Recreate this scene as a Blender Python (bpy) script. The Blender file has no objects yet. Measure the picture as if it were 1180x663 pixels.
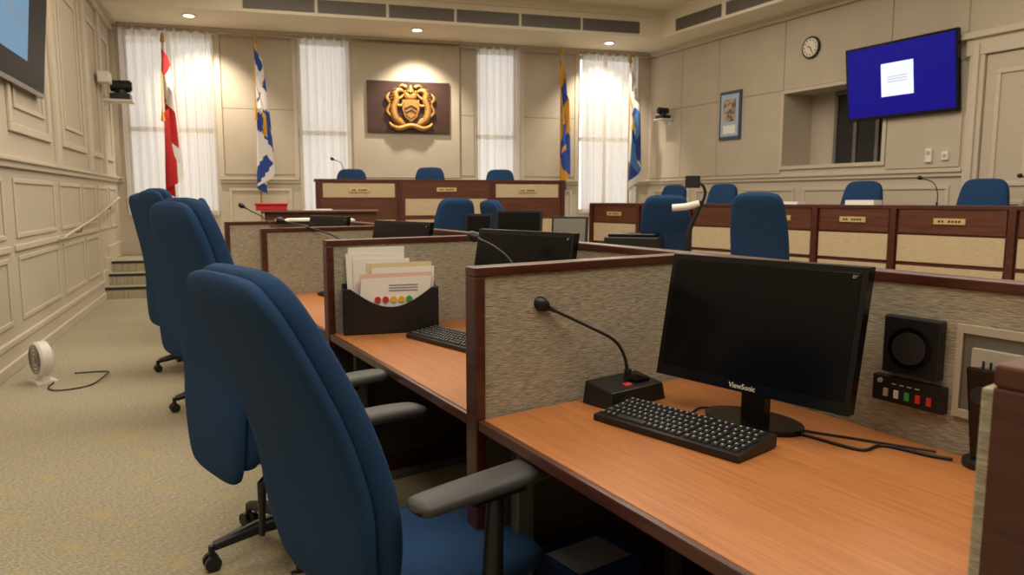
import bpy, bmesh, math, random
from mathutils import Vector, Matrix
random.seed(4)
S=bpy.context.scene
S.view_settings.view_transform='Standard'

# ------------------------------------------------------------------ materials
def lin(c):
    return tuple(((v/255)/12.92 if v/255<=.04045 else ((v/255+.055)/1.055)**2.4) for v in c)+(1,)
def mk(name,col,rough=.6,metal=0,emit=None,es=0,bump=None,var=None,spec=.5,coat=0):
    """var=(scale vec, col2, detail, lo, hi); bump=(scale vec, strength)"""
    m=bpy.data.materials.new(name);m.use_nodes=True
    nt=m.node_tree;b=nt.nodes['Principled BSDF']
    b.inputs['Base Color'].default_value=lin(col)
    b.inputs['Roughness'].default_value=rough;b.inputs['Metallic'].default_value=metal
    b.inputs['Specular IOR Level'].default_value=spec
    if coat: b.inputs['Coat Weight'].default_value=coat;b.inputs['Coat Roughness'].default_value=.25
    if emit: b.inputs['Emission Color'].default_value=lin(emit);b.inputs['Emission Strength'].default_value=es
    def coords(sc,rot=0):
        tc=nt.nodes.new('ShaderNodeTexCoord');mp=nt.nodes.new('ShaderNodeMapping')
        mp.inputs['Rotation'].default_value=(0,0,rot)
        mp2=nt.nodes.new('ShaderNodeMapping');mp2.inputs['Scale'].default_value=sc
        nt.links.new(tc.outputs['Object'],mp.inputs[0]);nt.links.new(mp.outputs[0],mp2.inputs[0])
        return mp2.outputs[0]
    if var:
        sc,c2,det,lo,hi=var[:5];rot=var[5] if len(var)>5 else 0
        n=nt.nodes.new('ShaderNodeTexNoise');n.inputs['Scale'].default_value=1;n.inputs['Detail'].default_value=det
        nt.links.new(coords(sc,rot),n.inputs['Vector'])
        r=nt.nodes.new('ShaderNodeValToRGB');r.color_ramp.elements[0].position=lo;r.color_ramp.elements[1].position=hi
        r.color_ramp.elements[0].color=lin(col);r.color_ramp.elements[1].color=lin(c2)
        nt.links.new(n.outputs['Fac'],r.inputs[0]);nt.links.new(r.outputs[0],b.inputs['Base Color'])
    if bump:
        n=nt.nodes.new('ShaderNodeTexNoise');n.inputs['Scale'].default_value=1;n.inputs['Detail'].default_value=3
        nt.links.new(coords(bump[0]),n.inputs['Vector'])
        bp=nt.nodes.new('ShaderNodeBump');bp.inputs['Strength'].default_value=bump[1];bp.inputs['Distance'].default_value=.01
        nt.links.new(n.outputs['Fac'],bp.inputs['Height']);nt.links.new(bp.outputs[0],b.inputs['Normal'])
    return m
ROW=math.atan2(-.873,.488)
WALL=mk('wall_paint',(192,181,164),.8,bump=((60,60,60),.05))
WPAN=mk('wall_panel_fabric',(187,176,158),.9,var=((3,3,3),(194,183,166),4,.3,.7),bump=((200,200,200),.1))
TRIM=mk('trim_paint',(199,188,170),.5)
CEIL=mk('ceiling_paint',(236,226,206),.85)
GRIL=mk('grille_grey',(112,106,98),.6)
FABR=mk('divider_fabric',(190,182,162),.95,var=((34,34,560),(130,122,104),2.5,.34,.68),bump=((50,50,560),.35))
FABSHADE=mk('divider_fabric_shaded',(84,74,60),.9,var=((28,28,420),(62,54,44),3,.35,.68))  # darker divider fabric for below the desktop, under-desk shade put into the colour
FABR2=mk('bench_panel_fabric',(196,178,146),.9,var=((20,20,120),(180,160,128),3,.3,.7))
MAHO=mk('mahogany_trim',(84,42,28),.35,var=((6,6,60),(64,28,18),4,.35,.7),coat=.3)
MAHO2=mk('bench_mahogany',(98,54,36),.4,var=((3,3,40),(76,38,25),4,.35,.7),coat=.2)
WOOD=mk('cherry_laminate',(182,120,70),.42,var=((5,110,5),(158,98,53),5,.3,.75,-ROW),spec=.4)
BLUE=mk('blue_upholstery',(40,71,110),.95,var=((350,350,350),(30,56,92),3,.35,.65),bump=((450,450,450),.35),spec=.2)
BLUED=mk('blue_upholstery_shell',(38,67,105),.95,bump=((450,450,450),.35),spec=.2)
BLK=mk('black_plastic',(24,24,26),.4)
ARM=mk('armrest_rubber',(62,62,64),.55)
BLKG=mk('black_gloss',(9,9,11),.2,spec=.4)
SCR=mk('screen_glass',(5,6,7),.2,spec=.25)
KEY=mk('key_caps',(34,34,36),.45)
KLB=mk('key_legend',(190,190,190),.6)
GREY=mk('grey_metal',(120,118,112),.45,metal=.4)
LGREY=mk('light_grey_plastic',(180,172,156),.5)
WHITE=mk('white_plastic',(225,222,214),.45)
PAPER=mk('paper',(238,236,228),.8)
PAPB=mk('paper_print',(150,150,155),.8)
PCRE=mk('cream_folder',(222,206,166),.8)
PRED=mk('red_print',(190,50,50),.7);PYEL=mk('yellow_print',(230,180,50),.7);PGRN=mk('green_print',(80,150,60),.7)
PPNK=mk('pink_print',(226,190,180),.8)
GOLD=mk('gold_leaf',(186,140,78),.48,metal=.5,bump=((60,60,60),.6))
BOARD=mk('plaque_board_wood',(70,42,32),.5,var=((4,4,40),(56,32,24),3,.3,.7))
RED=mk('red_cloth',(178,24,30),.8);FWH=mk('white_cloth',(225,222,220),.8);FBL=mk('blue_cloth',(34,70,150),.8);FYE=mk('gold_cloth',(206,150,40),.8);FLB=mk('light_blue_cloth',(80,130,190),.8)
BRASS=mk('brass_pole',(190,150,80),.35,metal=.7)
CLKF=mk('clock_face',(232,226,205),.6);FRB=mk('picture_frame_wood',(62,74,100),.5);MATB=mk('picture_mat',(170,190,210),.7);PICT=mk('picture_photo',(90,80,70),.6,var=((14,14,14),(190,170,150),3,.4,.6))
TVB=mk('tv_blue',(6,6,50),.3,emit=(12,8,178),es=.46,spec=.3);TVW=mk('tv_slide',(200,215,240),.3,emit=(218,230,252),es=.85)
TVD=mk('tv_dark_screen',(14,18,26),.5,spec=.2)
TVL=mk('tv_light_blue',(60,90,120),.5,emit=(120,165,200),es=.5,spec=.2)
BIN=mk('blue_bin',(22,40,92),.5);BAG=mk('bin_liner',(150,155,165),.4)
LEDR=mk('red_button',(180,40,40),.4,emit=(220,40,40),es=.08);LEDG=mk('green_button',(50,130,60),.4,emit=(40,160,60),es=.08)
LAMP=mk('downlight_lens',(255,240,215),.4,emit=(255,236,205),es=6)
DARK=mk('dark_gap',(38,36,36),.7)
NPL=mk('nameplate_brass',(206,182,128),.4,metal=.3)
RBOX=mk('red_card',(190,34,40),.5)
CABL=mk('cable_black',(18,18,20),.5)
DOOR=mk('door_paint',(188,176,158),.5)
def carpet():
    m=mk('carpet_weave',(158,144,108),.97,bump=((260,260,260),.35),spec=.1)
    nt=m.node_tree;b=nt.nodes['Principled BSDF']
    tc=nt.nodes.new('ShaderNodeTexCoord')
    def nz(sc,rot,det):
        mp=nt.nodes.new('ShaderNodeMapping');mp.inputs['Rotation'].default_value=(0,0,rot)
        m2=nt.nodes.new('ShaderNodeMapping');m2.inputs['Scale'].default_value=sc
        n=nt.nodes.new('ShaderNodeTexNoise');n.inputs['Scale'].default_value=1;n.inputs['Detail'].default_value=det
        nt.links.new(tc.outputs['Object'],mp.inputs[0]);nt.links.new(mp.outputs[0],m2.inputs[0]);nt.links.new(m2.outputs[0],n.inputs['Vector'])
        return n.outputs['Fac']
    def ramp(f,c1,c2,a,bb):
        r=nt.nodes.new('ShaderNodeValToRGB');r.color_ramp.elements[0].position=a;r.color_ramp.elements[1].position=bb
        r.color_ramp.elements[0].color=c1;r.color_ramp.elements[1].color=c2;nt.links.new(f,r.inputs[0]);return r.outputs[0]
    base=ramp(nz((45,200,1),.36,5),lin((180,172,150)),lin((138,131,110)),.34,.66)
    yel=ramp(nz((2.2,9,1),.36,3),(0,0,0,1),(1,1,1,1),.50,.64)
    str_=ramp(nz((9,1.6,1),.36,2),(0,0,0,1),(1,1,1,1),.46,.60)
    mx=nt.nodes.new('ShaderNodeMix');mx.data_type='RGBA';mx.inputs[7].default_value=lin((182,162,108))
    mu=nt.nodes.new('ShaderNodeMath');mu.operation='MULTIPLY';nt.links.new(yel,mu.inputs[0]);nt.links.new(str_,mu.inputs[1])
    mu2=nt.nodes.new('ShaderNodeMath');mu2.operation='MULTIPLY';mu2.inputs[1].default_value=.5;nt.links.new(mu.outputs[0],mu2.inputs[0])
    nt.links.new(mu2.outputs[0],mx.inputs[0]);nt.links.new(base,mx.inputs[6]);nt.links.new(mx.outputs[2],b.inputs['Base Color'])
    return m
CARP=carpet()
def sheer():
    m=bpy.data.materials.new('sheer_curtain');m.use_nodes=True;nt=m.node_tree
    for n in list(nt.nodes):
        if n.type!='OUTPUT_MATERIAL': nt.nodes.remove(n)
    o=[n for n in nt.nodes if n.type=='OUTPUT_MATERIAL'][0]
    d=nt.nodes.new('ShaderNodeBsdfDiffuse');d.inputs[0].default_value=lin((218,208,192))
    t=nt.nodes.new('ShaderNodeBsdfTranslucent');t.inputs[0].default_value=lin((230,226,220))
    tr=nt.nodes.new('ShaderNodeBsdfTransparent');tr.inputs[0].default_value=(.95,.95,.95,1)
    a=nt.nodes.new('ShaderNodeMixShader');a.inputs[0].default_value=.5
    c=nt.nodes.new('ShaderNodeMixShader');c.inputs[0].default_value=.16
    nt.links.new(d.outputs[0],a.inputs[1]);nt.links.new(t.outputs[0],a.inputs[2])
    nt.links.new(a.outputs[0],c.inputs[1]);nt.links.new(tr.outputs[0],c.inputs[2]);nt.links.new(c.outputs[0],o.inputs[0])
    return m
SHEER=sheer()

# ------------------------------------------------------------------ builder
class Fr:
    def __init__(s,o,e,m,z=0): s.o=o;s.e=e;s.m=m;s.z=z
    def W(s,a,b,c): return Vector((s.o[0]+a*s.e[0]+b*s.m[0], s.o[1]+a*s.e[1]+b*s.m[1], s.z+c))
def at(x,y,deg,z=0):
    t=math.radians(deg);return Fr((x,y),(math.cos(t),math.sin(t)),(-math.sin(t),math.cos(t)),z)
WORLD=Fr((0,0),(1,0),(0,1))
def cat(p0,p1,p2,p3,t):
    return [0.5*((2*b)+(-a+c)*t+(2*a-5*b+4*c-d)*t*t+(-a+3*b-3*c+d)*t**3) for a,b,c,d in zip(p0,p1,p2,p3)]
def spline(pts,k=4):
    out=[]
    for i in range(len(pts)-1):
        p0=pts[max(i-1,0)];p3=pts[min(i+2,len(pts)-1)]
        for j in range(k): out.append(cat(p0,pts[i],pts[i+1],p3,j/k))
    out.append(list(pts[-1]));return out
class B:
    def __init__(s,fr=WORLD): s.v=[];s.f=[];s.fm=[];s.sm=[];s.mats=[];s.fr=fr
    def mi(s,m):
        if m not in s.mats: s.mats.append(m)
        return s.mats.index(m)
    def add(s,vs,fs,m,smooth=False,fr=None):
        fr=fr or s.fr;k=len(s.v);s.v+= [fr.W(*v) for v in vs];i=s.mi(m)
        for f in fs: s.f.append([k+a for a in f]);s.fm.append(i);s.sm.append(smooth)
    def box(s,a0,a1,b0,b1,c0,c1,m,fr=None):
        vs=[(a,b,c) for a in(a0,a1) for b in(b0,b1) for c in(c0,c1)]
        s.add(vs,[(0,1,3,2),(4,6,7,5),(0,4,5,1),(2,3,7,6),(0,2,6,4),(1,5,7,3)],m,fr=fr)
    def hexa(s,vs,m,fr=None):
        s.add(vs,[(0,1,2,3),(4,5,6,7),(0,1,5,4),(1,2,6,5),(2,3,7,6),(3,0,4,7)],m,fr=fr)
    def prism_z(s,poly,c0,c1,m,fr=None):
        n=len(poly);vs=[(p[0],p[1],c0) for p in poly]+[(p[0],p[1],c1) for p in poly]
        s.add(vs,[tuple(range(n)),tuple(range(n,2*n))]+[(i,(i+1)%n,n+(i+1)%n,n+i) for i in range(n)],m,fr=fr)
    def prism_n(s,poly,b0,b1,m,fr=None):
        n=len(poly);vs=[(p[0],b0,p[1]) for p in poly]+[(p[0],b1,p[1]) for p in poly]
        s.add(vs,[tuple(range(n)),tuple(range(n,2*n))]+[(i,(i+1)%n,n+(i+1)%n,n+i) for i in range(n)],m,fr=fr)
    def rings(s,rs,m,fr=None,smooth=True,cap=True):
        n=len(rs[0]);vs=[p for r in rs for p in r];fs=[]
        for i in range(len(rs)-1):
            for j in range(n): fs.append((i*n+j,i*n+(j+1)%n,(i+1)*n+(j+1)%n,(i+1)*n+j))
        s.add(vs,fs,m,smooth,fr)
        if cap:
            s.add(rs[0],[tuple(range(n))],m,False,fr);s.add(rs[-1],[tuple(range(n))],m,False,fr)
    def tube(s,pts,r,m,n=10,fr=None,smooth=True,k=0,cap=True):
        if k:
            if isinstance(r,(list,tuple)):
                q=spline([list(p)+[x] for p,x in zip(pts,r)],k);pts=[a[:3] for a in q];r=[a[3] for a in q]
            else: pts=spline([list(p) for p in pts],k)
        P=[Vector(p) for p in pts];rs=[];pu=None
        for i,p in enumerate(P):
            d=(P[min(i+1,len(P)-1)]-P[max(i-1,0)]).normalized()
            if pu is None: u=d.orthogonal().normalized()
            else:
                u=(pu-d*pu.dot(d)); u=u.normalized() if u.length>1e-6 else d.orthogonal().normalized()
            pu=u;w=d.cross(u);rr=r[i] if isinstance(r,(list,tuple)) else r
            rs.append([tuple(p+(u*math.cos(2*math.pi*j/n)+w*math.sin(2*math.pi*j/n))*rr) for j in range(n)])
        s.rings(rs,m,fr,smooth,cap)
    def sloft(s,prof,m,e=3.2,n=28,k=4,fr=None):
        """prof rows: (x,z,half_y,half_n[,y]) swept along the x-z line"""
        q=spline([list(p) for p in prof],k);rs=[]
        for i,p in enumerate(q):
            a=q[min(i+1,len(q)-1)];b=q[max(i-1,0)];d=Vector((a[0]-b[0],0,a[1]-b[1])).normalized()
            N=Vector((d.z,0,-d.x));y0=p[4] if len(p)>4 else 0
            r=[]
            for j in range(n):
                t=2*math.pi*j/n;c,sn=math.cos(t),math.sin(t)
                cy=math.copysign(abs(c)**(2/e),c)*max(p[2],.002);cn=math.copysign(abs(sn)**(2/e),sn)*max(p[3],.002)
                r.append((p[0]+N.x*cn,y0+cy,p[1]+N.z*cn))
            rs.append(r)
        s.rings(rs,m,fr,True)
    def grid(s,fn,nu,nv,mf,fr=None):
        vs=[fn(i/nu,j/nv) for i in range(nu+1) for j in range(nv+1)]
        k=len(s.v);F=fr or s.fr;s.v+=[F.W(*v) for v in vs]
        for i in range(nu):
            for j in range(nv):
                a=i*(nv+1)+j;s.f.append([k+a,k+a+1,k+a+nv+2,k+a+nv+1]);s.sm.append(True)
                s.fm.append(s.mi(mf((i+.5)/nu,(j+.5)/nv)))
    def text(s,body,size,place,m):
        """flat lettering; place(u,v)->(s,n,z)"""
        cu=bpy.data.curves.new('lettering','FONT');cu.body=body;cu.size=size;cu.align_x='CENTER';cu.resolution_u=2;cu.offset=size*.012
        ob=bpy.data.objects.new('lettering',cu);S.collection.objects.link(ob)
        bpy.context.view_layer.update()
        me=ob.evaluated_get(bpy.context.evaluated_depsgraph_get()).to_mesh()
        vs=[place(v.co.x,v.co.y) for v in me.vertices];fs=[tuple(p.vertices) for p in me.polygons]
        s.add(vs,fs,m)
        bpy.data.objects.remove(ob);bpy.data.curves.remove(cu)
    def done(s,name,bevel=0,seg=2,norm=True):
        me=bpy.data.meshes.new(name);me.from_pydata([tuple(v) for v in s.v],[],s.f)
        for m in s.mats: me.materials.append(m)
        for p,i,sm in zip(me.polygons,s.fm,s.sm): p.material_index=i;p.use_smooth=sm
        if norm:
            bm=bmesh.new();bm.from_mesh(me);bmesh.ops.recalc_face_normals(bm,faces=bm.faces);bm.to_mesh(me);bm.free()
        ob=bpy.data.objects.new(name,me);S.collection.objects.link(ob)
        if bevel:
            md=ob.modifiers.new('bevel','BEVEL');md.width=bevel;md.segments=seg;md.limit_method='ANGLE';md.angle_limit=math.radians(50)
        return ob

# ------------------------------------------------------------------ room frames
LC=(-6.049,11.4285);RC=(2.526,13.831)
FAR=Fr(LC,(.963,.270),(.270,-.963))
LEFT=Fr(LC,(.353,-.9356),(.9356,.353))
RIGHT=Fr(RC,(.438,-.899),(-.899,-.438))
HC=4.35;SOF=3.93
b=B();b.prism_z([(-8,-4.2),(12,-4.2),(12,15),(-8,15)],-.1,0,CARP);b.done('floor')
b=B();b.prism_z([(-8,-4.2),(12,-4.2),(12,15),(-8,15)],HC,HC+.1,CEIL);b.done('ceiling')
wins=[(.13,1.46),(2.70,3.53),(5.64,6.41),(7.53,8.65)]
WZ0,WZ1=1.05,3.86
b=B(FAR)
cur=-.3
for a,c in wins:
    b.box(cur,a,-.25,0,0,HC,WALL);b.box(a,c,-.25,0,0,WZ0,WALL);b.box(a,c,-.25,0,WZ1,HC,WALL);cur=c
b.box(cur,9.2,-.25,0,0,HC,WALL)
b.done('wall_far')
b=B(LEFT);b.box(-.3,16.6,-.2,0,0,HC,WALL);b.done('wall_left')
b=B(RIGHT)
b.box(-.3,3.25,-.2,0,0,HC,WALL);b.box(4.9,20,-.2,0,0,HC,WALL)
b.box(3.25,4.9,-.2,0,0,1.78,WALL);b.box(3.25,4.9,-.2,0,2.82,HC,WALL)
b.box(3.2,4.95,-.62,-.55,1.7,2.9,WALL);b.box(3.2,3.25,-.6,-.2,1.7,2.9,WALL);b.box(4.9,4.95,-.6,-.2,1.7,2.9,WALL)
b.box(3.2,4.95,-.6,-.2,2.82,2.9,WALL);b.box(3.2,4.95,-.6,-.2,1.7,1.78,TRIM)
b.done('wall_right')
b=B();b.box(-8,12,-4.2,-4,0,HC,WALL);b.done('wall_back')
b=B(RIGHT);b.box(3.72,4.75,-.55,-.50,1.80,2.80,DARK)
for s_ in (3.72,4.05,4.4,4.7): b.box(s_,s_+.05,-.52,-.47,1.79,2.81,GREY)
b.box(3.72,4.75,-.52,-.47,2.76,2.81,GREY);b.done('window_5')

for i,(a,c) in enumerate(wins):
    b=B(FAR)
    b.box(a,a+.06,-.2,-.14,WZ0,WZ1,WHITE);b.box(c-.06,c,-.2,-.14,WZ0,WZ1,WHITE)
    b.box(a,c,-.2,-.14,WZ0,WZ0+.07,WHITE);b.box(a,c,-.2,-.14,WZ1-.07,WZ1,WHITE);b.box(a,c,-.2,-.14,2.35,2.42,WHITE)
    if c-a>1: b.box((a+c)/2-.03,(a+c)/2+.03,-.2,-.14,WZ0,WZ1,WHITE)
    b.box(a-.0,c+.0,-.14,-.01,WZ0-.03,WZ0+.01,TRIM)
    b.done('window_%d'%(i+1))
    ph=i*1.7
    b=B(FAR)
    def fn(u,v,a=a,c=c,ph=ph):
        s_=a+.01+(c-a-.02)*u
        return (s_, .055+.028*math.sin(s_*42+ph+.6*math.sin(v*3))+.014*math.sin(s_*97+ph), 3.90-v*2.85)
    b.grid(fn,int((c-a)*110),10,lambda u,v:SHEER)
    b.tube([(a-.05,.055,3.905),(c+.05,.055,3.905)],.014,BRASS)
    b.done('curtain',norm=False)

# ------------------------------------------------------------------ trims
def frame(b,s0,s1,z0,z1,w=.045,d=.018,m=TRIM):
    b.box(s0,s1,0,d,z0,z0+w,m);b.box(s0,s1,0,d,z1-w,z1,m);b.box(s0,s0+w,0,d,z0+w,z1-w,m);b.box(s1-w,s1,0,d,z0+w,z1-w,m)
def rail(b,s0,s1,z,m=TRIM):
    b.box(s0,s1,0,.03,z-.07,z,m);b.box(s0,s1,0,.055,z-.02,z+.015,m)
b=B(FAR)
for s0,s1 in ((0,.1),(1.48,2.68),(3.55,5.62),(6.43,7.51),(8.67,8.9)):
    rail(b,s0,s1,1.63)
for s0,s1 in ((1.6,2.56),(3.66,4.5),(4.6,5.5),(6.53,7.4)):
    frame(b,s0,s1,.7,1.48)
b.box(3.56,5.34,0,.05,1.66,3.90,WPAN)
for s0,s1 in ((1.56,2.62),(6.50,7.44),(5.38,5.60)):
    b.box(s0,s1,0,.018,1.70,2.72,WPAN);b.box(s0,s1,0,.018,2.726,3.8,WPAN)
for s_ in (.0,1.48,2.62,6.43,7.44): b.box(s_,s_+.07,0,.03,1.65,3.92,TRIM)
b.box(-.05,8.95,0,.05,3.84,3.93,TRIM);b.box(-.05,8.95,0,.09,3.89,3.94,TRIM)
b.done('trim_far',.004)
b=B(LEFT)
rail(b,0,16,1.63);b.box(1.9,16,0,.02,0,.22,TRIM);b.box(1.9,16,0,.03,.20,.245,TRIM);b.box(1.9,16,0,.04,0,.09,TRIM)
for s0,s1 in ((2.1,2.95),(3.1,4.2),(4.45,5.9),(6.2,7.6),(8,9.5)):
    frame(b,s0,s1,.34,.86,.04,.012);frame(b,s0,s1,1.0,1.48,.04,.012)
    b.box(s0-.08,s1+.08,0,.02,.90,.95,TRIM)
for s0,s1 in ((.35,.95),(1.15,1.9)): frame(b,s0,s1,.9,1.48,.04,.012)
for s0,s1 in ((.35,1.0),(1.35,2.1)): frame(b,s0,s1,1.85,3.6,.07,.022)
for s0,s1 in ((2.55,3.9),(4.45,5.9),(6.3,7.8)):
    frame(b,s0,s1,1.85,3.7,.07,.025);frame(b,s0+.2,s1-.2,2.05,3.5,.04,.016)
for s_ in (1.1,2.25,4.1): b.box(s_,s_+.16,0,.04,1.65,3.9,TRIM)
b.box(-.05,16,0,.06,3.82,3.93,TRIM);b.box(-.05,16,0,.12,3.90,3.98,TRIM)
for i in range(3): b.box(1.04+.3*i,1.34+.3*i,0,.03,0,.45-.15*i+.22,TRIM)
b.box(0,1.04,0,.03,.45,.67,TRIM)
b.done('trim_left',.006)
b=B(RIGHT)
rail(b,0,5.95,1.64)
for k in range(5): frame(b,.2+1.15*k,1.2+1.15*k,.45,1.47)
b.box(0,5.95,0,.03,.2,.38,TRIM)
for s0,s1 in ((.03,.93),(.94,1.84),(1.85,3.22)): b.box(s0,s1,0,.018,1.68,2.86,WPAN)
for s0,s1 in ((.03,.93),(.94,1.84),(1.85,3.22),(3.23,4.94),(4.95,5.9)): b.box(s0,s1,0,.018,2.865,3.83,WPAN)
b.box(4.95,5.9,0,.018,1.68,2.86,WPAN)
frame(b,3.20,4.94,1.73,2.86,.05,.03)
b.box(-.05,19,0,.05,3.84,3.93,TRIM);b.box(-.05,19,0,.09,3.89,3.94,TRIM)
b.done('trim_right',.004)
b=B(RIGHT)
b.box(5.97,6.14,0,.07,.2,3.02,TRIM);b.box(6.02,6.09,0,.10,.2,3.0,TRIM);b.box(7.28,7.45,0,.07,.2,3.02,TRIM)
b.box(5.93,7.5,0,.08,2.88,3.08,TRIM);b.box(5.9,7.53,0,.13,3.06,3.13,TRIM);b.done('trim_door',.008)
b=B(RIGHT)
b.box(6.15,7.27,.005,.04,.2,2.87,DOOR)
for s0,s1 in ((6.27,6.65),(6.77,7.15)):
    frame(b,s0,s1,1.45,2.7,.05,.06,TRIM);frame(b,s0,s1,.4,1.3,.05,.06,TRIM)
b.tube([(6.22,.05,1.25),(6.22,.10,1.25),(6.33,.10,1.25)],.012,BRASS)
b.done('door_1',.006)

b=B(FAR);b.box(-.1,9.2,0,1.25,SOF,HC,CEIL)
b.box(-.1,8.3,1.25,1.29,4.25,4.35,CEIL)
b.done('ceiling_soffit')
b=B(RIGHT);b.box(0,19,0,.62,SOF+.001,HC,CEIL);b.done('ceiling_soffit')
b=B(FAR)
for k in range(6):
    s0=2.0+k*1.02;b.box(s0,s0+.98,1.25,1.262,3.975,4.16,GREY)
    for j in range(6): b.box(s0+.02,s0+.96,1.262,1.275,3.985+j*.029,4.0+j*.029,GRIL)
b.done('air_vent_grille')
b=B(RIGHT)
for k in range(4):
    s0=1.5+k*1.15;b.box(s0,s0+1.05,.62,.632,3.975,4.16,GREY)
    for j in range(6): b.box(s0+.02,s0+1.03,.632,.645,3.985+j*.029,4.0+j*.029,GRIL)
b.done('air_vent_grille')
dl=[(-4.64,10.98),(-1.48,11.9),(1.64,12.86)]
for x,y in dl:
    b=B();b.tube([(x,y,SOF-.012),(x,y,SOF+.0)],.10,WHITE,24);b.tube([(x,y,SOF-.016),(x,y,SOF-.011)],.07,LAMP,24);b.done('recessed_downlight')

# ------------------------------------------------------------------ dais, stairs
b=B(FAR);b.prism_z([(.01,.01),(8.85,.01),(8.85,1.95),(1.32,1.95),(1.32,1.04),(.01,1.04)],0,.45,CARP);b.done('dais_platform')
b=B(FAR)
for i in range(3): b.box(0.03,1.3,1.045+.3*i,1.34+.3*i,0,.45-.15*(i)-.0 if i else .449,CARP)
for i in range(3): b.box(0.03,1.3,1.34+.3*i-.03,1.342+.3*i,.45-.15*i-.035,.452-.15*i,DARK)
b.done('stair_steps')
b=B();b.prism_z([(1.4,11.1),(4.7,6.6),(5.3,5.8),(6.35,5.75),(3.3,12.0)],0,.2,CARP);b.done('dais_platform')
b=B(LEFT);b.tube([(4.5,.02,.92),(4.5,.07,.93),(4.3,.08,.96),(2.6,.08,1.1),(1.0,.08,1.28),(.55,.08,1.33),(.5,.05,1.30),(.5,.02,1.27)],.015,WALL,k=3)
for s_,z in ((3.6,1.02),(1.4,1.24)): b.tube([(s_,.0,z-.07),(s_,.07,z-.06),(s_,.08,z-.01)],.009,GREY)
b.done('handrail')

# ------------------------------------------------------------------ benches
def nameplate(b,s,z,n):
    b.box(s-.14,s+.14,n,n+.015,z-.028,z+.028,NPL)
    for q in range(7):
        if q!=2: b.box(s-.10+.03*q,s-.08+.03*q,n+.015,n+.017,z-.010,z+.010,DARK)
FB=Fr((-5.45,9.3),(.963,.270),(.270,-.963))
b=B(FB)
b.box(2.92,6.43,-.06,0,0,1.55,MAHO2)
b.box(2.88,6.47,-.40,.03,1.545,1.58,MAHO)
secs=[(2.92,4.03,'u'),(4.03,5.34,'l'),(5.34,6.43,'u')]
for s0,s1,k in secs:
    n=.0 if k=='u' else .03
    b.box(s0+.02,s1-.02,n,n+.02,.5,1.545,MAHO2)
    if k=='u': b.box(s0+.07,s1-.07,n+.02,n+.03,1.33,1.52,FABR2);nameplate(b,(s0+s1)/2,1.43,n+.03)
    else: b.box(s0+.07,s1-.07,n+.02,n+.03,1.08,1.31,FABR2);nameplate(b,(s0+s1)/2,1.44,n+.02)
    b.box(s0+.07,s1-.07,n+.02,n+.03,.55,1.02,FABR2)
for s_ in (2.92,4.03,5.34,6.43): b.box(s_-.025,s_+.025,-.02,.06,0,1.55,MAHO)
b.box(2.9,2.96,-.6,0,.45,1.55,MAHO);b.box(6.39,6.45,-.6,0,.45,1.55,MAHO)
b.done('council_bench',.004)
d=(3.3,-4.5);L=math.hypot(*d);e=(d[0]/L,d[1]/L)
RB=Fr((1.2,11.),e,(e[1],-e[0]))
b=B(RB)
b.box(0,7.2,-.06,0,0,1.22,MAHO2);b.box(-.04,7.2,-.45,.03,1.215,1.25,MAHO)
divs=[0,.95,1.85,2.72,3.6,4.45,5.5,6.55]
for i in range(len(divs)-1):
    s0,s1=divs[i],divs[i+1]
    b.box(s0+.05,s1-.05,0,.02,.98,1.21,MAHO2)
    b.box(s0+.05,s1-.05,0,.025,.70,.96,FABR2);b.box(s0+.05,s1-.05,0,.025,.1,.66,FABR2)
    if i!=2: nameplate(b,(s0+s1)/2,1.10,.02)
for s_ in divs: b.box(s_-.03,s_+.03,-.02,.045,0,1.22,MAHO)
b.done('council_bench',.004)

# ------------------------------------------------------------------ workstations
a=(.488,-.873);dd=(.81,.587);O1=(-.11,1.98);PITCH=1.47;T=1.136;DZ=.72;DEP=.88
def stfr(k):
    return Fr((O1[0]-PITCH*k*a[0],O1[1]-PITCH*k*a[1]),a,dd)
def divider(fr,s,name='desk_divider',z0=0.02,near=False):
    b=B(fr)
    b.box(s-.024,s+.024,.03,DEP-.012,z0+.08,.68,FABSHADE);b.box(s-.024,s+.024,.03,DEP-.012,.68,T-.024,FABR)
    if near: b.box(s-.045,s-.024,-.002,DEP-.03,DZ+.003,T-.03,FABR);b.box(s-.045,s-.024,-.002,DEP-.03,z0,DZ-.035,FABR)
    b.box(s-.032,s+.032,-.004,DEP-.012,T-.026,T,MAHO)
    b.box(s-.032,s+.032,-.004,.028,z0-.02,T-.026,MAHO)
    b.box(s-.032,s+.032,.028,DEP-.012,z0-.02,z0+.08,MAHO)
    return b.done(name,.004)
for k in range(4):
    fr=stfr(k);L=PITCH if k else 1.37
    divider(fr,0.0)
    b=B(fr)
    x0=-.03 if k==3 else .0
    b.box(x0,L,DEP-.0,DEP+.05,.1,.68,FABSHADE);b.box(x0,L,DEP-.0,DEP+.05,.68,T-.024,FABR)
    b.box(x0,L,DEP-.008,DEP+.058,T-.026,T,MAHO)
    b.box(x0,L,DEP-.005,DEP+.055,0,.1,MAHO)
    b.done('desk_front_panel',.004)
    b=B(fr)
    b.box(.036,L-(.036 if k else .055),.018,DEP-.002,DZ-.03,DZ,WOOD)
    b.box(.036,L-(.036 if k else .055),.0,.018,DZ-.032,DZ,MAHO)
    for s_ in (.07,L-.09):
        b.box(s_-.02,s_+.02,.10,.16,0,DZ-.03,GREY);b.box(s_-.02,s_+.02,DEP-.14,DEP-.08,0,DZ-.03,GREY);b.box(s_-.02,s_+.02,.1,DEP-.08,DZ-.07,DZ-.03,GREY)
        b.box(s_-.025,s_+.025,.06,DEP-.06,0,.03,GREY)
    b.done('workstation_desk',.005)
divider(stfr(0),1.37,near=True)

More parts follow.
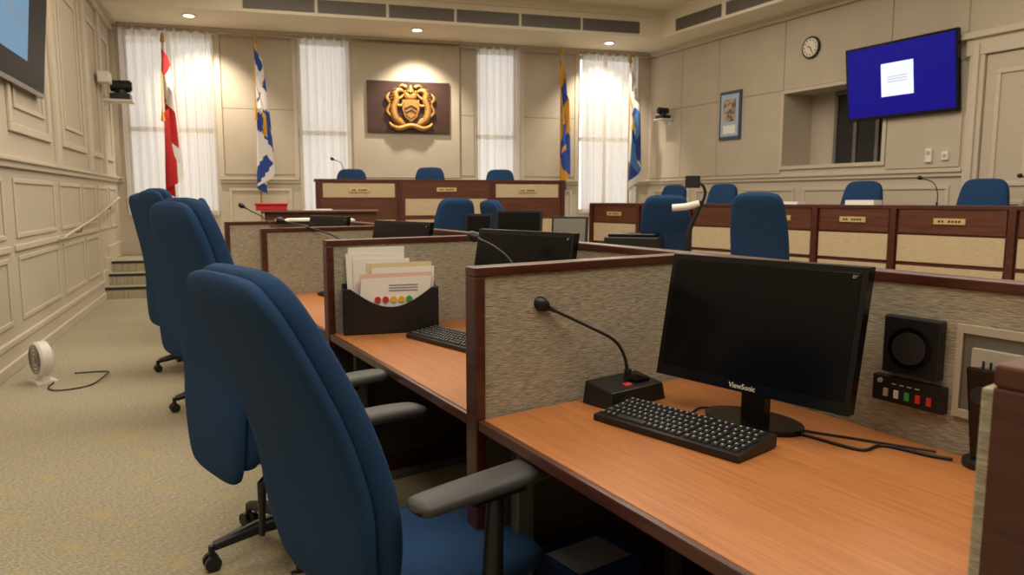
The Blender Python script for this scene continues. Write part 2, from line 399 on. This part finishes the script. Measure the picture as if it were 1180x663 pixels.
def monitor(x,y,deg,zb=.82,w=.57,h=.345,tilt=11):
    fr=at(x,y,deg);b=B(fr)
    t=math.tan(math.radians(tilt))
    def slab(s0,s1,z0,z1,n0,n1,m):
        b.hexa([(s0,n0+(z0-zb)*t,z0),(s1,n0+(z0-zb)*t,z0),(s1,n1+(z0-zb)*t,z0),(s0,n1+(z0-zb)*t,z0),
                (s0,n0+(z1-zb)*t,z1),(s1,n0+(z1-zb)*t,z1),(s1,n1+(z1-zb)*t,z1),(s0,n1+(z1-zb)*t,z1)],m)
    slab(-w/2,w/2,zb,zb+h,0,.03,BLKG)
    slab(-w/2+.015,w/2-.015,zb+.030,zb+h-.015,-.0015,0.0,SCR)
    slab(-w/2+.08,w/2-.08,zb+.06,zb+h-.06,.03,.055,BLK)
    b.text('ViewSonic',.019,lambda u,v:(u,-.0012+(.008+v)*t,zb+.008+v),WHITE)
    b.text('22"',.010,lambda u,v:(u+w/2-.03,-.0022+(.318+v)*t,zb+.318+v),LGREY)
    b.box(-.035,.035,.055,.085,DZ+.012,zb+.12,BLK)
    pts=[(.14*math.cos(2*math.pi*j/28),.06+.09*math.sin(2*math.pi*j/28)) for j in range(28)]
    b.prism_z(pts,DZ+.0,DZ+.014,BLKG)
    return b.done('computer_monitor',.004)
def keyboard(x,y,deg,z=DZ):
    fr=at(x,y,deg);b=B(fr);w,h=.445,.165
    def zz(n): return z+.018+(n+h/2)*.10
    b.hexa([(-w/2,-h/2,z+.002),(w/2,-h/2,z+.002),(w/2,h/2,z+.004),(-w/2,h/2,z+.004),(-w/2,-h/2,zz(-h/2)),(w/2,-h/2,zz(-h/2)),(w/2,h/2,zz(h/2)),(-w/2,h/2,zz(h/2))],BLK)
    rows=6;rh=(h-.02)/rows
    for r in range(rows):
        n0=h/2-.01-(r+1)*rh
        x0=-w/2+.008;i=0
        while x0<w/2-.02:
            kw=.0185
            if r==5 and i==3: kw=.10
            if (r in(2,3,4) and i==0): kw=.03
            s1=min(x0+kw,w/2-.008)
            g=.002
            b.hexa([(x0+g,n0+g,zz(n0)),(s1-g,n0+g,zz(n0)),(s1-g,n0+rh-g,zz(n0+rh)),(x0+g,n0+rh-g,zz(n0+rh)),
                    (x0+g+.002,n0+g+.002,zz(n0)+.006),(s1-g-.002,n0+g+.002,zz(n0)+.006),(s1-g-.002,n0+rh-g-.002,zz(n0+rh)+.006),(x0+g+.002,n0+rh-g-.002,zz(n0+rh)+.006)],KEY)
            if not(r==5 and i==3):
                xc=(x0+s1)/2-.003;q=n0+rh*.5
                b.add([(xc-.0022,q,zz(q)+.0066),(xc+.0028,q,zz(q)+.0066),(xc+.0028,q+.0045,zz(q+.0045)+.0066),(xc-.0022,q+.0045,zz(q+.0045)+.0066)],[(0,1,2,3)],KLB)
            x0=s1;i+=1
            if abs(x0-(w/2-.165))<.01 or abs(x0-(w/2-.09))<.01: x0+=.006
    return b.done('keyboard')
def mic(x,y,deg,path,zb=DZ,base=True,r=.019):
    fr=at(x,y,deg,zb);b=B(fr)
    if base:
        b.hexa([(-.115,-.06,0),(.115,-.06,0),(.115,.06,0),(-.115,.06,0),(-.108,-.055,.05),(.108,-.055,.05),(.108,.055,.068),(-.108,.055,.068)],BLK)
        b.hexa([(-.03,-.035,.053),(.0,-.035,.053),(.0,-.015,.056),(-.03,-.015,.056),(-.028,-.033,.059),(-.002,-.033,.059),(-.002,-.017,.062),(-.028,-.017,.062)],LEDR)
        for i in range(5): b.box(.02+.013*i,.026+.013*i,-.03,.03,.055,.0655,BLKG)
    b.tube(path,.0048,BLK,8,WORLD,k=5)
    b.tube([path[0],(path[0][0],path[0][1],path[0][2]+.03)],.011,BLK,12,WORLD)
    p=Vector(path[-1]);d_=(p-Vector(path[-2])).normalized()
    q=[tuple(p-d_*.03),tuple(p-d_*.008),tuple(p),tuple(p+d_*.02),tuple(p+d_*.04),tuple(p+d_*.05)]
    b.tube(q,[.006,.008,r*.8,r*1.15,r*.9,r*.25],BLK,14,WORLD,k=3)
    return b.done('desk_microphone',.003)

monitor(.60,1.885,-51,zb=.815)
keyboard(.43,1.835,-49)
mic(.335,2.145,38,[(.345,2.15,.785),(.335,2.15,.85),(.30,2.14,.905),(.22,2.12,.95),(.13,2.10,.995),(.10,2.095,1.01)])
monitor(0.0,3.02,-47,.84)
keyboard(-.25,3.03,-49)
mic(.03,2.80,38,[(.03,2.80,.78),(.03,2.80,.95),(.0,2.84,1.07),(-.07,2.90,1.13),(-.14,2.95,1.16)])
monitor(-.70,4.30,-47,.84)
keyboard(-1.0,4.43,-49)
mic(-1.0,4.75,38,[(-1.0,4.75,.78),(-1.02,4.75,.95),(-1.12,4.72,1.07),(-1.3,4.68,1.14),(-1.43,4.64,1.175)])
monitor(-1.45,5.6,-47,.84)
mic(-1.85,5.95,38,[(-1.85,5.95,.78),(-1.88,5.95,1.0),(-1.98,5.95,1.15),(-2.1,5.95,1.22),(-2.15,5.95,1.25)])
keyboard(-1.78,5.62,-49)

fr=stfr(0)
b=B(fr);n1=DEP
b.box(.737,.882,n1-.03,n1,.885,1.03,BLK)
b.tube([tuple(fr.W(.81,n1-.038,.955)),tuple(fr.W(.81,n1-.03,.955))],.052,BLKG,32,WORLD)
b.tube([tuple(fr.W(.81,n1-.041,.955)),tuple(fr.W(.81,n1-.037,.955))],.04,KEY,32,WORLD)
b.done('panel_loudspeaker',.004)
b=B(fr)
b.box(.713,.896,n1-.025,n1,.808,.872,BLK)
for i,mm in enumerate((LGREY,WHITE,LEDG,LEDR,LEDR)): b.box(.745+.028*i,.757+.028*i,n1-.030,n1-.025,.822,.842,mm)
b.tube([tuple(fr.W(.735,n1-.032,.86)),tuple(fr.W(.735,n1-.025,.86))],.006,LGREY,12,WORLD)
for i in range(4): b.box(.765+.02*i,.777+.02*i,n1-.0265,n1-.025,.855,.858,LGREY)
b.done('voting_control_box',.003)
b=B(fr)
b.box(.91,1.12,n1-.012,n1-.001,1.01,1.03,LGREY);b.box(.91,1.12,n1-.012,n1-.001,.81,.83,LGREY)
b.box(.91,.925,n1-.012,n1-.001,.83,1.01,LGREY);b.box(1.105,1.12,n1-.012,n1-.001,.83,1.01,LGREY)
b.box(.925,1.105,n1-.005,n1-.001,.83,1.01,GREY)
b.box(.95,1.08,n1-.02,n1-.004,.90,.98,LGREY)
for s_ in (.975,1.03):
    b.box(s_,s_+.006,n1-.022,n1-.02,.93,.955,DARK);b.box(s_+.016,s_+.022,n1-.022,n1-.02,.93,.955,DARK)
b.done('power_outlet_box',.002)
b=B(fr);b.box(1.06,1.095,n1-.012,n1-.001,1.055,1.08,WHITE);b.done('wall_clip',.002)
fr2=at(1.06,1.595,-60);b=B(fr2,)
b.prism_z([(.045*math.cos(t*math.pi/10),.045*math.sin(t*math.pi/10)) for t in range(20)],DZ,DZ+.02,BLK)
b.hexa([(-.022,-.025,DZ+.02),(.022,-.025,DZ+.02),(.022,.025,DZ+.02),(-.022,.025,DZ+.02),(-.036,-.04,DZ+.23),(.036,-.04,DZ+.23),(.036,.03,DZ+.22),(-.036,.03,DZ+.22)],BLKG)
b.tube([(0,-.037,DZ+.17),(0,-.044,DZ+.17)],.02,KEY,20)
b.done('desktop_speaker',.006)
b=B();b.tube([(.60,2.02,.724),(.66,1.90,.725),(.75,1.80,.724),(.83,1.70,.724),(.90,1.73,.724),(.97,1.66,.725),(1.01,1.63,.726)],.004,CABL,8,k=6)
b.tube([(.50,2.0,.724),(.55,2.06,.724),(.63,2.0,.724),(.74,1.86,.724),(.86,1.78,.724),(1.0,1.68,.726)],.003,CABL,8,k=6)
b.done('desk_cable')

fp=at(-.735,3.185,16);b=B(fp)
w=.42;n=16
poly=[(0,DZ),(w,DZ),(w,DZ+.205),(w-.03,DZ+.205)]+[(w-.03-(w-.06)*i/n,DZ+.205-.085*math.sin(math.pi*i/n)) for i in range(1,n)]+[(.03,DZ+.205),(0,DZ+.205)]
b.prism_n(poly,0,.006,BLK);b.box(0,w,.094,.10,DZ,DZ+.22,BLK);b.box(0,.006,0,.10,DZ,DZ+.205,BLK);b.box(w-.006,w,0,.10,DZ,DZ+.205,BLK);b.box(0,w,0,.1,DZ,DZ+.006,BLK)
b.done('document_holder',.002)
b=B(fp)
def sheet(s0,s1,z0,z1,n_,m,lean=0,t=.004,sk=0):
    b.hexa([(s0,n_,z0),(s1,n_,z0),(s1,n_+t,z0),(s0,n_+t,z0),(s0+sk,n_+lean,z1),(s1+sk,n_+lean,z1+sk*.4),(s1+sk,n_+lean+t,z1+sk*.4),(s0+sk,n_+lean+t,z1)],m)
sheet(.02,.27,DZ+.01,1.10,.085,PAPER,.0,sk=.01);sheet(.03,.25,DZ+.01,1.075,.078,PAPER,0,sk=-.012)
sheet(.05,.30,DZ+.01,1.05,.07,PAPER,0);sheet(.10,.39,DZ+.01,1.03,.062,PCRE,0,sk=.01)
sheet(.12,.40,DZ+.01,1.01,.05,PAPER,0,sk=.01);sheet(.06,.38,DZ+.01,.985,.035,PPNK,0,sk=.015);sheet(.06,.37,DZ+.01,.965,.02,PAPER,0,sk=.02)
for i,mm in enumerate((PRED,PRED,PYEL,PYEL,PGRN)):
    b.tube([(.15+.035*i,.0135,.872),(.15+.035*i,.0195,.872)],.014,mm,16)
for i in range(3): b.box(.20,.33,.017,.0195,.935-.012*i,.938-.012*i,PAPB)
for i in range(3): b.box(.05,.12,.083,.0845,1.07-.01*i,1.073-.01*i,PAPB)
b.done('paper_stack')
b=B(at(-1.62,6.05,18));b.box(-.3,.32,-.12,.12,T+.001,T+.012,PAPER);b.box(-.2,.3,-.1,.13,T+.012,T+.02,PAPER,fr=at(-1.62,6.05,24));b.done('paper_pile')
def bin_(x,y,deg):
    b=B(at(x,y,deg))
    def rr(h,z): return [(h*sx,h*.8*sy,z) for sx,sy in((-1,-1),(1,-1),(1,1),(-1,1))]
    b.rings([rr(.09,0),rr(.12,.31),rr(.128,.31),rr(.128,.325),rr(.114,.325),rr(.09,.03)],BIN,smooth=False)
    b.rings([rr(.112,.30),rr(.10,.22),rr(.06,.24),rr(.03,.21)],BAG,smooth=False)
    b.done('waste_bin',.006)
bin_(.22,2.0,36)
b=B(stfr(0));b.box(.75,.95,.35,.80,.03,.47,BLK);b.box(.77,.93,.345,.35,.08,.44,BLKG);b.done('computer_tower',.01)
b=B(stfr(1));b.box(.95,1.15,.35,.80,.03,.47,BLK);b.box(.97,1.13,.345,.35,.08,.44,BLKG);b.done('computer_tower',.01)

# ------------------------------------------------------------------ chairs
def chair(x,y,deg,k=1.0,lean=0.0,z=0,bx=0,bw=1.0,dz=0,az=0,aw=.30,th=1.0,pe=0):
    fr=at(x,y,deg,z);b=B(fr)
    def P(X,Z,a_,n_):
        Z2=.38+(Z-.38)*k;return (X+bx-lean*(Z2-.38),Z2,a_*bw,n_*th)
    back=[(-.245,.40,.10,.012),(-.245,.41,.17,.028),(-.245,.45,.215,.042),(-.235,.58,.238,.05),(-.235,.72,.245,.052),(-.26,.90,.245,.050),(-.295,1.05,.238,.046),(-.33,1.18,.222,.042),(-.35,1.25,.205,.038),(-.362,1.295,.175,.03),(-.367,1.315,.13,.018),(-.368,1.322,.07,.006)]
    b.sloft([P(*r) for r in back],BLUE)
    shell=[(-.285,.36,.08,.01),(-.285,.37,.16,.022),(-.29,.42,.205,.03),(-.29,.58,.236,.032),(-.285,.72,.246,.032),(-.305,.90,.246,.03),(-.338,1.05,.238,.028),(-.37,1.18,.22,.026),(-.39,1.25,.198,.024),(-.398,1.29,.165,.018),(-.40,1.305,.11,.010),(-.40,1.31,.06,.004)]
    b.sloft([P(*r) for r in shell],BLUED)
    zs=.47+dz
    st=[(-.23,zs+.005,.12,.02),(-.22,zs+.005,.19,.035),(-.18,zs+.005,.235,.045),(0,zs+.005,.25,.05),(.15,zs+.005,.25,.05),(.24,zs-.002,.235,.045),(.28,zs-.008,.20,.035),(.295,zs-.012,.13,.02)]
    b.sloft(st,BLUE)
    b.box(-.16,.16,-.15,.15,zs-.09,zs-.04,BLK)
    b.tube([(-.1,0,zs-.08),(-.23+bx,0,zs-.08),(-.25+bx,0,zs-.02)],[.03,.03,.028],BLK,8,k=3)
    za=.685+az
    for sd in (-1,1):
        pad=[(-.165-pe,za,.020,.008,sd*aw),(-.16-pe,za+.001,.038,.015,sd*aw),(-.12-pe,za+.003,.047,.02,sd*aw),(.05,za+.005,.052,.022,sd*(aw-.002)),(.18,za+.003,.048,.021,sd*(aw-.01)),(.225,za-.001,.038,.015,sd*(aw-.015)),(.235,za-.002,.018,.007,sd*(aw-.015))]
        b.sloft(pad,ARM,e=2.6)
        b.tube([(0,sd*.14,zs-.07),(0,sd*.25,zs-.07),(0,sd*(aw-.005),zs-.03),(0,sd*aw,zs+.05),(.01,sd*aw,za-.015)],[.022,.022,.024,.026,.02],BLK,10,k=3)
        b.box(-.07,.09,sd*aw-.022,sd*aw+.022,za-.03,za-.01,BLK)
    b.tube([(.02,-.16,zs-.06),(.0,-.28,zs-.07),(0,-.31,zs-.09)],.007,BLK,8)
    b.tube([(-.12,-.12,zs-.08),(-.2,-.16,zs-.12),(-.21,-.17,zs-.30)],[.012,.016,.010],BLK,8)
    b.tube([(0,0,.10),(0,0,.27)],.035,BLK,16);b.tube([(0,0,.27),(0,0,zs-.07)],.022,GREY,16)
    for i in range(5):
        t=2*math.pi*i/5+.5;c,s_=math.cos(t),math.sin(t)
        b.tube([(0,0,.125),(c*.15,s_*.15,.115),(c*.30,s_*.30,.085)],[.035,.028,.018],BLK,10)
        b.tube([(c*.31,s_*.31,.09),(c*.31,s_*.31,.05)],.012,BLK,8)
        for o in (-.018,.018):
            px,py=c*.31-s_*o,s_*.31+c*o
            b.tube([(px-s_*-.009,py+c*-.009,.0285),(px-s_*.009,py+c*.009,.0285)],.028,BLK,16)
    return b.done('office_chair',.004)
chair(-.26,1.90,41,.84,.16,bx=.03,bw=1.12,dz=-.12,az=-.03,aw=.325,th=1.12,pe=.05)
chair(-.82,2.68,43,1.0,.0)
chair(-1.85,4.65,45,1.06,.0)
chair(-2.45,5.7,42,1.04,.0)
chair(-2.38,6.75,25,1.0,.05)
chair(-3.0,7.5,35,1.0,.05)
chair(1.59,7.55,75,1.03,.1);chair(2.36,6.8,60,1.05,.18);chair(-.82,8.6,120,1.0,.05);chair(.12,8.3,30,.98,.05)
for x,y,kk in ((-2.43,10.8,1.0),(-1.29,11.1,1.04),(-.22,11.5,1.02)): chair(x,y,-95,kk-.02,.0,.45)
for x,y,g in ((2.22,11.2,-140),(2.72,10.3,-140),(3.90,8.6,-140),(4.64,7.5,-140)): chair(x,y,g,1.0,.0,.2)

# ------------------------------------------------------------------ clerks' table and items
fm=at(.85,7.1,-20)
b=B(fm);b.box(-1.6,1.1,-.4,.4,.70,.74,WOOD);b.box(-1.6,1.1,-.405,-.4,.69,.742,MAHO);b.box(-1.5,-1.44,-.35,.35,0,.7,MAHO);b.box(.94,1.0,-.35,.35,0,.7,MAHO);b.box(-1.44,.94,.3,.33,.2,.7,MAHO)
b.done('clerk_table',.005)
def small_monitor(x,y,deg,z,w=.42,h=.27,lit=False):
    b=B(at(x,y,deg,z))
    b.hexa([(-w/2,0,.14),(w/2,0,.14),(w/2,.03,.14),(-w/2,.03,.14),(-w/2,.03,.14+h),(w/2,.03,.14+h),(w/2,.06,.14+h),(-w/2,.06,.14+h)],BLK)
    b.hexa([(-w/2+.02,-.002,.165),(w/2-.02,-.002,.165),(w/2-.02,.001,.165),(-w/2+.02,.001,.165),(-w/2+.02,.026,.12+h),(w/2-.02,.026,.12+h),(w/2-.02,.029,.12+h),(-w/2+.02,.029,.12+h)],GREY if lit else SCR)
    b.box(-.03,.03,.03,.07,.01,.2,BLK);b.box(-.11,.11,-.06,.12,0,.014,BLK)
    b.done('computer_monitor',.004)
small_monitor(.06,7.35,-20,.742,.48,.32);small_monitor(.55,7.15,-20,.742,.36,.26,True);small_monitor(-.35,7.52,-25,.742,.3,.28)
b=B(at(1.15,6.95,-20,.742));b.box(-.25,.25,-.18,.18,0,.22,BLK);b.box(-.22,.22,-.15,.15,.22,.25,BLKG);b.done('desktop_printer',.01)
b=B(at(1.6,6.75,-10,.742))
b.box(-.12,.12,-.1,.1,0,.04,BLK);b.tube([(0,0,.04),(.02,0,.3),(.12,0,.55)],.026,BLK,10)
b.tube([(.10,0,.53),(-.02,0,.50),(-.14,0,.49)],.033,WHITE,12);b.tube([(.12,0,.52),(.15,0,.62),(.12,0,.70),(.05,0,.72)],.014,BLK,10,k=3)
b.box(-.03,.10,-.05,.05,.67,.78,BLK)
b.done('document_camera',.005)
b=B(at(-2.05,7.75,16));b.box(-.5,.6,-.25,.25,0,1.17,MAHO2);b.box(-.53,.63,-.28,.28,1.17,1.195,MAHO);b.done('storage_cabinet',.006)
b=B(at(-2.45,7.6,16));b.box(-.16,.14,-.12,.12,1.196,1.26,RBOX);b.box(-.17,.15,-.13,.13,1.25,1.27,RBOX);b.done('tissue_box',.006)
b=B(at(-2.03,7.75,20));b.box(-.14,.14,-.1,.1,1.196,1.206,PAPER);b.done('paper_pile')
def bmic(x,y,z,dx):
    mic(x,y,0,[(x,y,z),(x,y,z+.12),(x+dx*.3,y-.02,z+.22),(x+dx,y-.06,z+.26)],z,False,.018)
bmic(-2.3,10.2,1.58,-.12)
b_=RB.W(4.75,-.2,0);bmic(b_.x,b_.y,1.25,-.2);b_=RB.W(5.6,-.2,0);bmic(b_.x,b_.y,1.25,-.2)
b_=RB.W(3.1,-.25,0);b=B(at(b_.x,b_.y,-50,1.25));b.box(-.15,.15,-.1,.1,0,.03,PAPER);b.done('paper_pile')
b_=RB.W(4.0,-.22,0);b=B(at(b_.x,b_.y,-50,1.25));b.box(-.15,.15,-.1,.1,0,.05,PAPER);b.done('paper_pile')

# ------------------------------------------------------------------ wall objects
b=B(FAR);b.box(3.79,5.16,.05,.09,2.40,3.24,BOARD);b.box(3.81,5.14,.088,.092,2.42,3.22,BOARD)
cx,cz,n0=4.50,2.81,.10
def ell(u,z_,ru,rz,d=.05,n=20):
    P_=[(cx+u+ru*math.cos(2*math.pi*i/n),cz+z_+rz*math.sin(2*math.pi*i/n)) for i in range(n)]
    P2=[(cx+u+.55*ru*math.cos(2*math.pi*i/n),cz+z_+.55*rz*math.sin(2*math.pi*i/n)) for i in range(n)]
    b.rings([[(p[0],.09,p[1]) for p in P_],[(p[0],.09+d*.7,p[1]) for p in P_],[(p[0],.09+d,p[1]) for p in P2]],GOLD,smooth=False)
sh=[(-.14,.15),(.14,.15),(.14,.0),(.10,-.13),(0,-.21),(-.10,-.13),(-.14,0)]
b.prism_n([(cx+p[0],cz+p[1]-.02) for p in sh],.09,.14,GOLD)
b.prism_n([(cx+p[0]*.75,cz+p[1]*.75-.02) for p in sh],.14,.155,GOLD)
b.tube([(cx-.10,.16,cz-.02),(cx,.165,cz+.04),(cx+.10,.16,cz-.02)],.012,BOARD,6)
b.tube([(cx-.08,.16,cz-.08),(cx,.165,cz-.03),(cx+.08,.16,cz-.08)],.010,BOARD,6)
for sd in (-1,1):
    g=lambda u,z_,n_=.13:(cx+sd*u,n_,cz+z_)
    b.tube([g(.14,-.27),g(.25,-.19),g(.285,-.03),g(.24,.12),g(.25,.22),g(.20,.28)],[.035,.065,.058,.052,.048,.04],GOLD,12,k=4)
    b.tube([g(.22,.27),g(.16,.28),g(.11,.25)],[.05,.036,.016],GOLD,8,k=2)
    b.tube([g(.24,.12),g(.15,.17),g(.10,.23)],[.030,.022,.016],GOLD,8,k=2)
    b.tube([g(.24,.04),g(.16,.03),g(.12,.09)],[.028,.022,.016],GOLD,8,k=2)
    b.tube([g(.27,-.18),g(.17,-.20),g(.10,-.29)],[.042,.03,.018],GOLD,8,k=2)
    b.tube([g(.30,-.17),g(.39,-.07),g(.345,.06),g(.395,.15),g(.34,.24)],[.022,.026,.02,.03,.010],GOLD,8,k=3)
    for q in range(5): b.tube([g(.235+.02*q,.30-.05*q,.15),g(.29+.018*q,.29-.055*q,.14)],[.016,.008],GOLD,6)
    b.tube([g(.36,-.25),g(.30,-.31),g(.22,-.30)],[.02,.035,.02],GOLD,8,k=2)
    b.tube([g(.07,.33),g(.14,.36),g(.19,.33)],[.03,.025,.01],GOLD,8,k=2)
b.tube([(cx-.33,.12,cz-.28),(cx-.2,.14,cz-.34),(cx,.15,cz-.29),(cx+.2,.14,cz-.34),(cx+.33,.12,cz-.28)],[.02,.045,.04,.045,.02],GOLD,8,k=4)
ell(0,.19,.10,.06)
for i in range(-2,3): b.tube([(cx+.035*i,.12,cz+.2),(cx+.045*i,.12,cz+.31-.012*abs(i))],[.02,.014],GOLD,8)
b.tube([(cx,.12,cz+.26),(cx,.13,cz+.37)],[.05,.018],GOLD,10)
b.done('coat_of_arms_plaque')

def flag(s,kind,name,top=3.62,wd=.24):
    b=B(FAR);n0=.38;zb=.45
    b.tube([(s,n0,zb+.02),(s,n0,top+.02)],.016,BRASS,10)
    b.tube([(s,n0,top),(s,n0,top+.03),(s,n0,top+.07),(s,n0,top+.12),(s,n0,top+.17)],[.012,.035,.03,.02,.003],BRASS,10,k=2)
    b.tube([(s,n0,zb),(s,n0,zb+.03),(s,n0,zb+.05),(s,n0,zb+.12)],[.16,.15,.06,.025],BRASS,20)
    def fn(u,v):
        z=top-.05-v*1.15-u*1.1
        h=(top-z)/2.3
        x=(.5-.5*math.cos(u*2*math.pi*2.25))*wd*(.35+.8*h)
        return (s-.02+x+.03*h*math.sin(5*h), n0+.02+.11*u+.03*math.sin(u*23+v*2), z+.03*math.sin(u*14))
    def mf(u,v):
        if kind=='ca':
            if u<.25 or u>.75: return RED
            return RED if (abs(u-.5)<.12 and abs(v-.5)<.22) else FWH
        if kind=='ns':
            if abs(u-.5)<.09 and abs(v-.5)<.14: return FYE if (abs(u-.5)>.04) else RED
            return FBL if (abs(u-v)<.12 or abs(u+v-1)<.12) else FWH
        if kind=='hx':
            return FYE if (math.sin(u*11+v*5)>.45 or abs(v-.5)<.05) else FBL
        return FWH if (u<.5 or abs(v-.5)>.38) else (FLB if math.sin(u*20+v*8)>0 else FBL)
    b.grid(fn,60,26,mf)
    b.tube([(s,n0-.01,top-.05),(s-.03,n0+.05,top-.5),(s-.02,n0+.18,top-1.0)],.008,FYE,8,k=3)
    b.tube([(s-.02,n0+.18,top-1.0),(s-.02,n0+.18,top-1.15)],[.012,.03],FYE,8)
    b.done(name,norm=False)
flag(.80,'ca','canada_flag',3.60,.24);flag(2.10,'ns','provincial_flag',3.66,.26);flag(7.05,'hx','municipal_flag',3.72,.20);flag(8.33,'x','ceremonial_flag',3.66,.26)

def tv(fr,s0,s1,z0,z1,n_bot,n_top,slide,name,mscr=TVB,mw=TVW):
    b=B(fr)
    def slab(a0,a1,c0,c1,d0,d1,m):
        def nn(z): return n_bot+(n_top-n_bot)*(z-z0)/(z1-z0)
        b.hexa([(a0,nn(c0)+d0,c0),(a1,nn(c0)+d0,c0),(a1,nn(c0)+d1,c0),(a0,nn(c0)+d1,c0),(a0,nn(c1)+d0,c1),(a1,nn(c1)+d0,c1),(a1,nn(c1)+d1,c1),(a0,nn(c1)+d1,c1)],m)
    slab(s0,s1,z0,z1,-.05,0,BLKG);slab(s0+.03,s1-.03,z0+.04,z1-.03,0,.003,mscr)
    a0,a1,c0,c1=slide;slab(a0,a1,c0,c1,.003,.005,mw)
    for q in range(3): slab(a0+.08,a1-.08,(c0+c1)/2-.03*q+.03,(c0+c1)/2-.03*q+.036,.005,.006,PAPB)
    b.box((s0+s1)/2-.2,(s0+s1)/2+.2,0.0,n_bot,(z0+z1)/2-.15,(z0+z1)/2+.15,BLK)
    b.done(name,.006)
tv(RIGHT,4.42,5.90,2.30,3.20,.09,.20,(4.93,5.36,2.56,2.95),'wall_television')
tv(LEFT,4.86,6.4,2.22,3.12,.06,.14,(5.5,6.3,2.45,3.05),'wall_television',TVD,TVL)
b=B(RIGHT);b.tube([(3.71,.019,3.38),(3.71,.05,3.38)],.15,BLK,32);b.tube([(3.71,.05,3.38),(3.71,.055,3.38)],.125,CLKF,32)
for i in range(12):
    t=math.pi/6*i;r0=.10;x,z=3.71+r0*math.sin(t),3.38+r0*math.cos(t);b.box(x-.006,x+.006,.055,.058,z-.012,z+.012,BLK)
b.tube([(3.71,.059,3.38),(3.66,.059,3.40)],.006,BLK,6);b.tube([(3.71,.06,3.38),(3.75,.06,3.31)],.005,BLK,6);b.done('wall_clock')
b=B(RIGHT);b.box(1.93,2.40,.018,.05,2.24,2.99,FRB);b.box(1.97,2.36,.05,.054,2.29,2.94,MATB);b.box(2.03,2.30,.054,.057,2.52,2.86,PICT);b.box(2.03,2.30,.054,.057,2.33,2.46,PAPER);b.done('framed_picture',.004)
def ptz(fr,s,z,k=1.0,name='ptz_camera'):
    b=B(fr)
    def bx(a0,a1,n0,n1,z0,z1,m): b.box(s+a0*k,s+a1*k,n0*k,n1*k,z+z0*k,z+z1*k,m)
    bx(-.12,.12,.005,.28,-.12,-.10,WHITE);bx(-.05,.05,.005,.03,-.2,-.08,WHITE)
    bx(-.10,.10,.08,.26,-.10,-.04,BLK);b.tube([(s,.17*k,z-.04*k),(s,.17*k,z+.0)],.06*k,BLK,20)
    b.tube([(s,.08*k,z+.04*k),(s,.26*k,z+.04*k)],[.055*k,.06*k],BLK,20);b.tube([(s,.26*k,z+.04*k),(s,.275*k,z+.04*k)],.045*k,BLKG,20);b.done(name,.004)
ptz(LEFT,1.0,2.82,1.4);ptz(RIGHT,.62,2.80)
b=B(LEFT);b.box(1.35,1.62,.04,.18,2.84,2.98,WHITE);b.done('wall_sensor',.01)
b=B(RIGHT);b.box(5.50,5.58,.018,.05,1.74,1.90,WHITE);b.tube([(5.54,.05,1.85),(5.54,.055,1.85)],.025,LGREY,16);b.done('thermostat',.006)
b=B(RIGHT);b.box(5.70,5.78,.018,.045,1.76,1.86,WHITE);b.box(5.72,5.76,.045,.05,1.79,1.83,LGREY);b.done('light_switch',.004)

b=B(at(-3.38,5.20,-38))
R_=.125;zc=.175
b.tube([(0,-.03,zc),(0,.03,zc)],R_,WHITE,32);b.tube([(0,-.045,zc),(0,-.03,zc)],[R_*.9,R_],WHITE,32);b.tube([(0,.03,zc),(0,.06,zc)],[R_,R_*.6],WHITE,32)
for r in (.03,.055,.08,.10):
    b.tube([(r*math.cos(t*math.pi/12),-.048,zc+r*math.sin(t*math.pi/12)) for t in range(25)],.003,GREY,6)
b.tube([(0,-.047,zc),(0,-.053,zc)],.022,LGREY,16)
b.box(-.09,.09,-.07,.07,0,.022,WHITE);b.box(-.05,.05,-.02,.03,.02,.08,WHITE);b.done('desk_fan',.006)
b=B();b.tube([(-3.28,5.16,.01),(-3.22,5.0,.008),(-3.1,4.95,.008),(-2.98,5.1,.008),(-3.0,5.35,.03),(-3.1,5.5,.01),(-3.3,5.45,.008)],.005,CABL,8,k=6);b.done('power_cord')

# ------------------------------------------------------------------ lights
w=bpy.data.worlds.new('sky');S.world=w;w.use_nodes=True
w.node_tree.nodes['Background'].inputs[0].default_value=(1,.98,.96,1);w.node_tree.nodes['Background'].inputs[1].default_value=1.75
def area(x,y,z,sx,sy,p,col=(1,.885,.725),rot=(0,0,0)):
    l=bpy.data.lights.new('ceiling_light','AREA');l.shape='RECTANGLE';l.size=sx;l.size_y=sy;l.energy=p;l.color=col
    o=bpy.data.objects.new('ceiling_light',l);o.location=(x,y,z);o.rotation_euler=rot;S.collection.objects.link(o)
for x,y,p in ((-1.8,.8,75),(1.6,.8,74),(-2.9,5.5,72),(0,6,82),(3.2,5.5,66),(-2.3,8.9,44),(1.3,9.4,44)):
    area(x,y,4.3,2.6,2.6,p*1.38)
for x,y in dl:
    l=bpy.data.lights.new('downlight','SPOT');l.energy=230;l.spot_size=math.radians(100);l.spot_blend=.8;l.color=(1,.87,.68);l.shadow_soft_size=.06
    o=bpy.data.objects.new('downlight',l);o.location=(x+.04,y+.12,SOF-.05)
    o.rotation_euler=Vector((.270*-.3,.963*.3,-1)).to_track_quat('-Z','Y').to_euler();S.collection.objects.link(o)
cd=bpy.data.cameras.new('camera');cd.sensor_width=36;cd.lens=850/1180*36;cd.clip_start=.05
cd.dof.use_dof=True;cd.dof.focus_distance=2.3;cd.dof.aperture_fstop=5.6
co=bpy.data.objects.new('camera',cd);co.location=(0,0,1.32);co.rotation_euler=(math.radians(90-6.91),0,0)
S.collection.objects.link(co);S.camera=co
